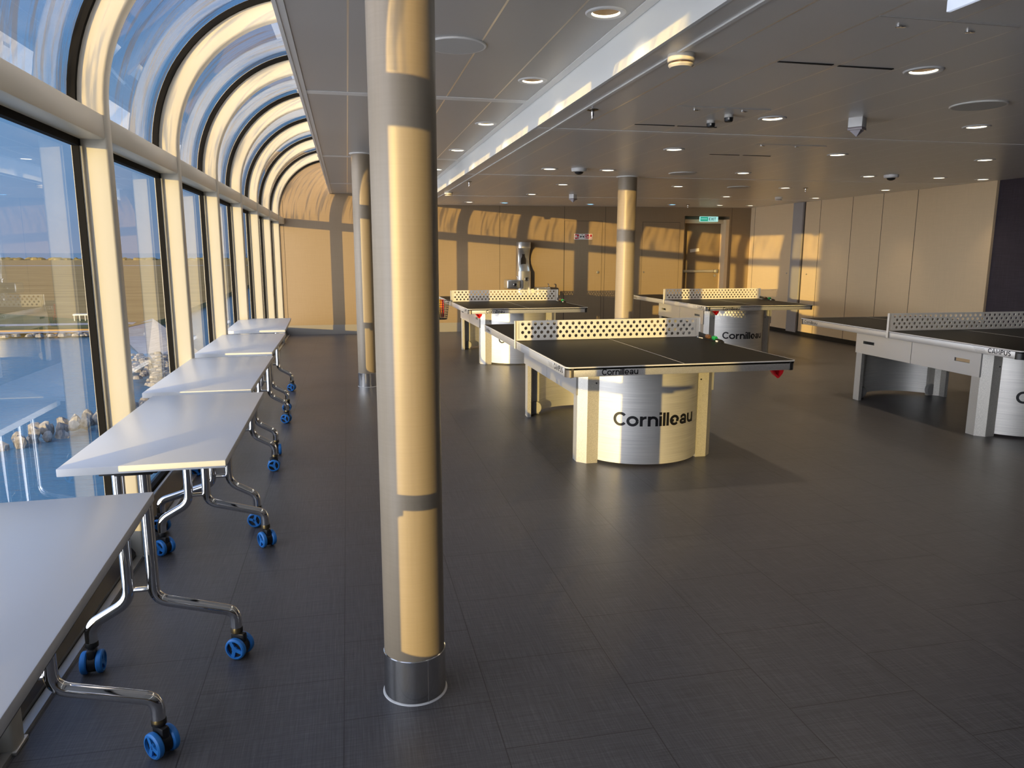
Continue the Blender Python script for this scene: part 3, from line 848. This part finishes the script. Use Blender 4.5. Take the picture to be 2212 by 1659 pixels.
nzm = MB(); nzm.lathe([(.009, 0), (.012, .02), (.012, .045)], 14, Matrix.Translation((.005, -.11, 1.47))); nzm.box(.03, .07, -.13, -.09, 1.49, 1.514); nzm.build('spout', M_chrome, f)
def button(par, x, y, z):
    MB().lathe([(.022, 0), (.038, 0), (.038, .010), (.028, .014), (.022, .012)], 24, Matrix.Translation((x, y, z)) @ Matrix.Rotation(PI / 2, 4, 'X'), cap=False).build('button_ring', M_chrome, par)
    MB().lathe([(0, .004), (.024, .004)], 20, Matrix.Translation((x, y, z)) @ Matrix.Rotation(PI / 2, 4, 'X'), cap=False).build('push_button', M_blk, par)
button(f, .03, -.182, .955)
for nm, x0, x1, z0, z1, bx in (('left_basin', -.365, -.125, .785, .948, -.215), ('right_basin', .195, .455, .64, .808, .345)):
    b = MB().rbox(x0, x1, -.33, -.02, z0, z1, .025, seg=3); o = b.build(nm, M_steel, f)
    button(o, bx, -.329, z0 + .075)
    MB().tube(bend([(x1 - .03, -.28, z1 - .01), (x1 - .03, -.28, z1 + .055), (x1 - .045, -.26, z1 + .062)], .012), .010, 10).build('bubbler', M_chrome, o)
MB().box(-.13, .20, -.05, 0, .66, .77).build('mounting_plate', M_steel, f, smooth=0)

# ------------------------------------------------------------------ ceiling fittings
def downlight(x, y, z, label, group, blue=False):
    d = empty('downlight', (x, y, z), 0, label, 'downlight', group)
    MB().lathe([(.060, .002), (.061, -.004), (.066, -.007), (.082, -.006), (.0875, -.001), (.0875, .001)], 40, cap=False).build('trim_ring', M_white, d)
    MB().lathe([(.0592, .0065), (.054, .03), (.044, .075), (.0, .078)], 32, cap=False).build('reflector', M_refl, d)
    MB().lathe([(.0605, -.002), (.0592, .0065)], 36, cap=False).build('crescent_glow', M_glowb if blue else M_lampw, d)  # glow added in place of lamplight caught by the reflector's lower edge
    MB().lathe([(0, .060), (.008, .060), (.010, .072)], 12, cap=False).build('lamp_disc', M_lampw, d)
    L = bpy.data.lights.new('downlight_beam', 'SPOT'); L.energy = 0 if False else SPOT_W; L.spot_size = math.radians(70 if x > 6.6 else 120); L.spot_blend = 1.
    L.shadow_soft_size = .028; L.color = (.55, .78, 1) if blue else (1, .80, .55)
    if blue: L.energy *= .5
    if x < 1.2: L.energy *= .30
    if x > 6.6: L.energy *= .5
    lo = bpy.data.objects.new('downlight_beam', L); COL.objects.link(lo); lo.parent = d; lo.location = (0, 0, -.012)
    return d
SPOT_W = 19
ordn = ['first', 'second', 'third', 'fourth', 'fifth', 'sixth']
for i, (x, y) in enumerate(DL_L):
    downlight(x, y, ZL, 'round recessed downlight, %s from the camera in the row along the window-side ceiling' % ordn[i], 'downlights of the window-side ceiling')
for rn, pts in rows.items():
    for i, (x, y) in enumerate(pts):
        blue = rn == 'last' and i in (1, 2, 3)
        downlight(x, y, zr(x), '%s recessed downlight, %s from the left in the %s cross row of the main ceiling' % ('blue-glowing' if blue else 'warm-glowing', ordn[i], rn), 'downlights of the main ceiling', blue)
def disc_speaker(x, y, z, label):
    d = empty('ceiling_speaker', (x, y, z), 0, label, 'speaker', 'round ceiling speakers')
    MB().lathe([(.148, .001), (.150, -.004), (.146, -.008), (.138, -.008)], 48, cap=False).build('rim', M_trim, d)
    MB().lathe([(0, -.0075), (.139, -.0075)], 48, cap=False).build('grille', M_disc, d)
disc_speaker(.56, 3.844, ZL, 'round speaker plate in the window-side ceiling, half hidden by the foreground column')
disc_speaker(3.60, 3.82, zr(3.6), 'large pale round speaker plate nearest the camera in the main ceiling at right')
disc_speaker(3.558, 7.655, zr(3.558), 'round speaker plate in the ceiling just right of the middle column')
disc_speaker(5.056, 9.157, zr(5.06), 'small-looking far round speaker plate in the main ceiling')
def smoke(x, y, z, label):
    d = empty('smoke_detector', (x, y, z), 0, label, 'smoke detector', 'smoke detectors')
    MB().lathe([(.056, 0), (.058, -.006), (.058, -.030), (.054, -.034)], 36).build('base', M_cream, d)
    MB().lathe([(.040, -.034), (.040, -.042)], 28).build('sensor_slot', M_brown, d)
    MB().lathe([(.053, -.042), (.054, -.048), (.046, -.056), (0, -.057)], 36).build('cover', M_cream, d)
smoke(1.424, 3.126, zfit(1.42), 'cream smoke detector nearest the camera beside the bulkhead')
smoke(1.419, 10.618, zfit(1.42), 'cream smoke detector far along the bulkhead beside the foreground column')
smoke(6.639, 10.765, zfit(6.64), 'whitish smoke detector near the exit door and right wall')
def sprinkler(x, y, z, label):
    d = empty('ceiling_sprinkler', (x, y, z), 0, label, 'sprinkler', 'ceiling sprinklers')
    MB().lathe([(.036, 0), (.034, -.006), (.014, -.012)], 24).build('escutcheon', M_ringd, d)
    MB().lathe([(.009, -.010), (.009, -.035), (.006, -.040), (.006, -.052), (.011, -.054), (.011, -.058)], 14).build('nozzle', M_chrome, d)
sprinkler(1.449, 4.389, zfit(1.45), 'metal sprinkler head nearest the camera, right of the bulkhead')
sprinkler(1.45, 8.996, zfit(1.45), 'metal sprinkler head farther along the bulkhead')
sprinkler(6.025, 9.137, zfit(6.02), 'metal sprinkler head in the main ceiling near the right wall')
sprinkler(6.039, 12.725, zfit(6.04), 'tiny far sprinkler head above the exit door')
def beacon(x, y, z, label):
    d = empty('ceiling_alarm', (x, y, z), .62, label, 'alarm', 'square ceiling alarms')
    MB().rbox(-.043, .043, -.043, .043, -.062, 0, .003).build('box', M_white, d)
    MB().rbox(-.044, .044, -.044, .044, -.079, -.063, .002).build('band', P('clear_band', (.30, .26, .27), .2), d)
    mb = MB(); mb.add([(-.034, -.034, -.079), (.034, -.034, -.079), (.034, .034, -.079), (-.034, .034, -.079), (0, 0, -.118)], [(0, 1, 4), (1, 2, 4), (2, 3, 4), (3, 0, 4), (3, 2, 1, 0)])
    mb.build('lens', P('pale_lens', (.55, .52, .55), .15), d, smooth=0)
beacon(3.191, 4.332, zfit(3.19), 'white square alarm with a pyramid lens on the near main ceiling')
beacon(3.273, 10.742, zfit(3.27), 'small white square alarm on the ceiling in front of the fountain')
def dome(x, y, z, label, r=.078):
    d = empty('ceiling_camera', (x, y, z), 0, label, 'camera', 'white dome cameras')
    MB().lathe([(r, 0), (r, -.020), (r * .93, -.034), (r * .6, -.038)], 36).build('housing', M_white, d)
    MB().lathe([(r * .6, -.036), (r * .5, -.052), (r * .25, -.062), (0, -.064)], 28).build('dark_dome', M_blk, d)
dome(2.32, 7.423, zfit(2.32), 'white ceiling camera with a black dome left of the middle column')
dome(5.952, 7.426, zfit(5.95), 'white ceiling camera with a black dome toward the right wall')
for x, y, lab in ((2.328, 4.386, 'black mini sensor on the ceiling, right-hand one of the pair'), (2.318, 4.60, 'black mini sensor on the ceiling, left-hand one of the pair')):
    d = empty('ceiling_sensor', (x, y, zr(x)), -.5, lab, 'sensor', 'pair of black ceiling sensors')
    MB().lathe([(.026, 0), (.026, -.018)], 24).build('mount', M_disc, d)
    MB().lathe([(.0275, -.017), (.026, -.036), (.022, -.042), (0, -.043)], 24).build('body', M_blk, d)
    MB().box(-.005, .005, -.0285, -.024, -.032, -.020).build('window', M_disc, d, smooth=0)
lat = [(2.04, 2.577, 'first'), (2.352, 2.584, 'second'), (2.046, 4.272, 'third'), (2.348, 4.257, 'fourth'), (3.258, 5.579, 'fifth'), (3.568, 5.585, 'sixth')]
for x, y, o_ in lat:
    d = empty('hatch_latch', (x, y, zr(x)), 0, 'small metal hatch latch, %s from the camera on the main ceiling hatches' % o_, 'latch', 'latches of the ceiling hatches')
    q = MB().lathe([(.011, 0), (.011, -.006), (0, -.007)], 16); q.lathe([(.009, 0), (.009, -.004), (0, -.005)], 16, Matrix.Translation((.024, .004, 0))); q.rbox(-.004, .026, -.004, .007, -.005, 0, .0015)
    q.build('latch_body', M_ring, d)
el = empty('ceiling_lamp', (1.975, 2.10, zr(2.0) + .001), 0, 'white rectangular lamp hanging from the ceiling at the top right frame edge', 'lamp')
MB().rbox(-.035, .035, -.17, .17, -.014, 0, .003).build('housing', M_white, el)
MB().rbox(-.006, .010, -.155, .165, -.050, -.012, .002).build('panel', M_lampbox, el)

# ------------------------------------------------------------------ outside: water, shore, rocks
def water_mat():
    m, t, b = nt('sea_water')
    b.inputs['Base Color'].default_value = (.13, .27, .36, 1); b.inputs['Roughness'].default_value = .15
    n = nz(t, pos(t, (.55, 1.3, 1)), 1, 5, .6); bump(t, b, n, .35, .22); return m
def ground_mat(name, c0, c1, sc):
    m, t, b = nt(name)
    n = nz(t, pos(t, sc), 1, 6, .65)
    t.links.new(ramp(t, n, [(.3, c0), (.7, c1)]), b.inputs['Base Color']); b.inputs['Roughness'].default_value = .95
    b.inputs['Specular IOR Level'].default_value = .1; return m
SEA = -12.
o = MB().add([(-9000, 3, SEA), (2500, 3, SEA), (2500, 9000, SEA), (-9000, 9000, SEA)], [(0, 1, 2, 3)]).build('sea', water_mat(), smooth=0)
struct(o)
M_field = ground_mat('dry_marsh_field', (.34, .21, .075), (.58, .39, .15), (.03, .12, 1))
M_grass = ground_mat('green_bank', (.10, .11, .035), (.26, .22, .08), (.12, .3, 1))
M_gravel = ground_mat('pale_gravel', (.36, .33, .31), (.62, .58, .55), (.6, 1.2, 1))
M_rock = ground_mat('grey_rock', (.13, .115, .10), (.56, .52, .47), (1.4, 1.4, 1.4))
g = MB()
g.add([(-1500, 133, -11.0), (-37, 133, -11.0), (-34, 150, -10.9), (-60, 1350, -11), (-1500, 1350, -11), (-1500, 1350, SEA - 1), (-1500, 133, SEA - 1), (-37, 133, SEA - 1), (-34, 150, SEA - 1), (-60, 1350, SEA - 1)],
      [(0, 1, 2, 3, 4), (0, 6, 7, 1), (1, 7, 8, 2), (2, 8, 9, 3)])
struct(g.build('field', M_field, smooth=0))
g = MB().add([(-300, 134, -10.95), (-37.5, 134, -10.95), (-36, 175, -10.95), (-70, 205, -10.95), (-300, 180, -10.95)], [(0, 1, 2, 3, 4)])
struct(g.build('grass_bank', M_grass, smooth=0))
g = MB().add([(-300, 131, -11.3), (-36.5, 131, -11.3), (-37, 143, -10.85), (-300, 143, -10.85)], [(0, 1, 2, 3)])
struct(g.build('gravel_track', M_gravel, smooth=0))
g = MB().add([(-1200, 740, -10.9), (-60, 740, -10.9), (-60, 770, -10.9), (-1200, 770, -10.9)], [(0, 1, 2, 3)])
struct(g.build('white_road', M_gravel, smooth=0))
g = MB().add([(-37, 131, -11.2), (-36, 150, -10.8), (-19, 100, -10.9), (-14, 72, -11.6), (-19.5, 79, -12.2), (-25, 100, -12.2)], [(0, 1, 2, 3, 4, 5)])
struct(g.build('shingle_spit', M_gravel, smooth=0))
def boulder(loc, r, seed, mat=M_rock):
    bm = bmesh.new(); bmesh.ops.create_icosphere(bm, subdivisions=2, radius=1)
    for v in bm.verts:
        n = mnoise.noise(v.co * 1.1 + Vector((seed * 7.1, seed * 3.3, 0))); n2 = mnoise.noise(v.co * 2.7 + Vector((seed, 0, seed)))
        v.co *= 1 + .42 * n + .26 * n2
    mb = MB(); bm.verts.index_update()
    mb.add([(v.co.x * r[0], v.co.y * r[1], v.co.z * r[2]) for v in bm.verts], [[q.index for q in fc.verts] for fc in bm.faces]); bm.free()
    return mb.build('boulder', mat, None, loc, smooth=12)
bl = []
for k in range(12):
    u = k / 11.; j = (k * 37 % 11) / 11. - .5
    bl.append((-23.6 + 6.8 * u, 55.8 + 9.4 * u + .3 * j, .46 + .22 * abs(j)))
    bl.append((-22.6 + 6.5 * u, 56.0 + 9.0 * u - .3 * j, .50 - .18 * j))
    if k > 1: bl.append((-24.0 + 6.8 * u, 57.4 + 9.6 * u, .56 + .25 * j))
    if k > 3: bl.append((-24.6 + 6.9 * u, 58.9 + 9.8 * u, .55 - .2 * j))
for i, (x, y, r) in enumerate(bl):
    tag(boulder((x, y, SEA + .1 + .25 * (i % 4)), (r * .74, r * .60, r * .95), i + 1), 'grey boulder of the breakwater in the water outside the window', 'boulder', 'boulders of the breakwater')
sh = MB(); rnd = random.Random(3)
for k in range(260):
    x = rnd.uniform(-130, -36); y = 130.6 + rnd.uniform(-1.2, 1.0); r = rnd.uniform(.25, .7)
    sh.lathe([(0, -.3 * r), (r, -.1 * r), (r * .7, .5 * r), (0, .65 * r)], 6, Matrix.Translation((x, y, -11.7)) @ Matrix.Rotation(rnd.uniform(0, 6), 4, 'Z'))
for k in range(200):
    u = rnd.random(); x = -25 + 9 * u + rnd.uniform(-2.5, 2); y = 100 - 24 * u + rnd.uniform(-3, 3); r = rnd.uniform(.25, .6)
    sh.lathe([(0, -.3 * r), (r, -.1 * r), (r * .7, .5 * r), (0, .65 * r)], 6, Matrix.Translation((x, y, -11.5)) @ Matrix.Rotation(rnd.uniform(0, 6), 4, 'Z'))
tag(sh.build('shore_stones', M_rock, smooth=0), 'band of small stones along the far shoreline', 'stones', None, 'stuff')
tr = MB()
for k in range(340):
    x = -760 + 700 * rnd.random(); r = rnd.uniform(4, 9); h = rnd.uniform(1.2, 4.2)
    tr.lathe([(0, -1), (r, 0), (r * .8, h * .6), (r * .3, h), (0, h * 1.05)], 7, Matrix.Translation((x, 1290 + rnd.uniform(-25, 25), -11)))
tag(tr.build('tree_line', ground_mat('far_bushes', (.20, .16, .06), (.36, .28, .11), (.2, .2, .2))), 'low line of bushes along the horizon across the marsh', 'bushes', None, 'stuff')
for i, (x, lab) in enumerate(((-47.5, 'small white open shelter on the far bank, left one of two'), (-43.5, 'small white open shelter on the far bank, right one of two'))):
    d = empty('shelter', (x, 149, -10.95), 0, lab, 'shelter', 'white shelters on the far bank')
    MB().box(-1.5, 1.5, -.6, .6, 1.0, 1.25).build('roof', M_white, d, smooth=0)
    for xx in (-1.3, -.4, .5, 1.3): MB().box(xx - .06, xx + .06, -.5, -.38, 0, 1.0).build('post', M_white, d, smooth=0)

# ------------------------------------------------------------------ light
DX = .766
Ld = Vector((DX, 1., -.0774 * DX)).normalized()
sun = bpy.data.lights.new('sun', 'SUN'); sun.energy = 3.35; sun.color = (1, .66, .20); sun.angle = math.radians(.28)
so = bpy.data.objects.new('sun', sun); COL.objects.link(so); so.rotation_euler = Ld.to_track_quat('-Z', 'Y').to_euler(); so.location = (-20, -20, 6)

GLOW = 3.2
W = bpy.data.worlds.new('sky'); scene.world = W; W.use_nodes = True
t = W.node_tree; bg = t.nodes['Background']
tc = t.nodes.new('ShaderNodeTexCoord'); s = t.nodes.new('ShaderNodeSeparateXYZ'); t.links.new(tc.outputs['Generated'], s.inputs[0])
base = ramp(t, mth(t, 'MAXIMUM', s.outputs['Z'], 0.), [(0., (.17, .22, .33)), (.06, (.13, .21, .345)), (.18, (.072, .175, .33)), (.42, (.056, .135, .32)), (1., (.055, .125, .30))])
mp = t.nodes.new('ShaderNodeMapping'); mp.inputs['Scale'].default_value = (2.2, 2.2, 5.5); mp.inputs['Location'].default_value = (.3, .1, .55)
t.links.new(tc.outputs['Generated'], mp.inputs['Vector'])
cn = nz(t, mp.outputs['Vector'], 1.3, 7, .58)
cf = mth(t, 'MULTIPLY', mth(t, 'SUBTRACT', cn, .52, True), 3.6, True)
mx = t.nodes.new('ShaderNodeMixRGB'); mx.inputs[2].default_value = (.24, .29, .40, 1)
t.links.new(mth(t, 'MULTIPLY', cf, .7), mx.inputs[0]); t.links.new(base, mx.inputs[1])
# the sunset side of the sky glows
dt = t.nodes.new('ShaderNodeVectorMath'); dt.operation = 'DOT_PRODUCT'; dt.inputs[1].default_value = (-.90, -.43, .05)
t.links.new(tc.outputs['Generated'], dt.inputs[0])
az = mth(t, 'POWER', mth(t, 'MAXIMUM', dt.outputs['Value'], 0.), 2.2)
zz = mth(t, 'DIVIDE', s.outputs['Z'], .22)
band = mth(t, 'EXPONENT', mth(t, 'MULTIPLY', mth(t, 'MULTIPLY', zz, zz), -1.))
gl = mth(t, 'MULTIPLY', az, mth(t, 'ADD', mth(t, 'MULTIPLY', band, GLOW), 1.75))
gm = t.nodes.new('ShaderNodeMixRGB'); gm.blend_type = 'ADD'; gm.inputs[0].default_value = 1
gc = t.nodes.new('ShaderNodeMixRGB'); gc.blend_type = 'MULTIPLY'; gc.inputs[0].default_value = 1; gc.inputs[2].default_value = (.98, .93, .96, 1)
t.links.new(gl, gc.inputs[1]); t.links.new(mx.outputs[0], gm.inputs[1]); t.links.new(gc.outputs[0], gm.inputs[2])
t.links.new(gm.outputs[0], bg.inputs['Color']); bg.inputs['Strength'].default_value = 1.1

# ------------------------------------------------------------------ camera
f_, yaw, p_, roll = 1600.408, .2163, .1753, .0020
dv = Vector((math.sin(yaw) * math.cos(p_), math.cos(yaw) * math.cos(p_), -math.sin(p_)))
rv = Vector((math.cos(yaw), -math.sin(yaw), 0)); uv = rv.cross(dv)
r2 = rv * math.cos(roll) + uv * math.sin(roll); u2 = uv * math.cos(roll) - rv * math.sin(roll)
cam = bpy.data.cameras.new('camera'); co = bpy.data.objects.new('camera', cam); COL.objects.link(co)
cam.sensor_fit = 'HORIZONTAL'; cam.sensor_width = 36; cam.lens = 36 * f_ / 2212; cam.clip_start = .05; cam.clip_end = 20000
co.matrix_world = Matrix(((r2.x, u2.x, -dv.x, 0), (r2.y, u2.y, -dv.y, 0), (r2.z, u2.z, -dv.z, 1.4299), (0, 0, 0, 1)))
scene.camera = co
vs = scene.view_settings
vs.view_transform = 'Standard'; vs.look = 'None'; vs.exposure = 0.78; vs.gamma = 1; vs.use_curve_mapping = False
scene.cycles.use_denoising = True
scene.cycles.max_bounces = 10; scene.cycles.diffuse_bounces = 5; scene.cycles.glossy_bounces = 5; scene.cycles.transparent_max_bounces = 16
scene.cycles.sample_clamp_indirect = 6; scene.cycles.caustics_reflective = False; scene.cycles.caustics_refractive = False
bpy.context.view_layer.update()
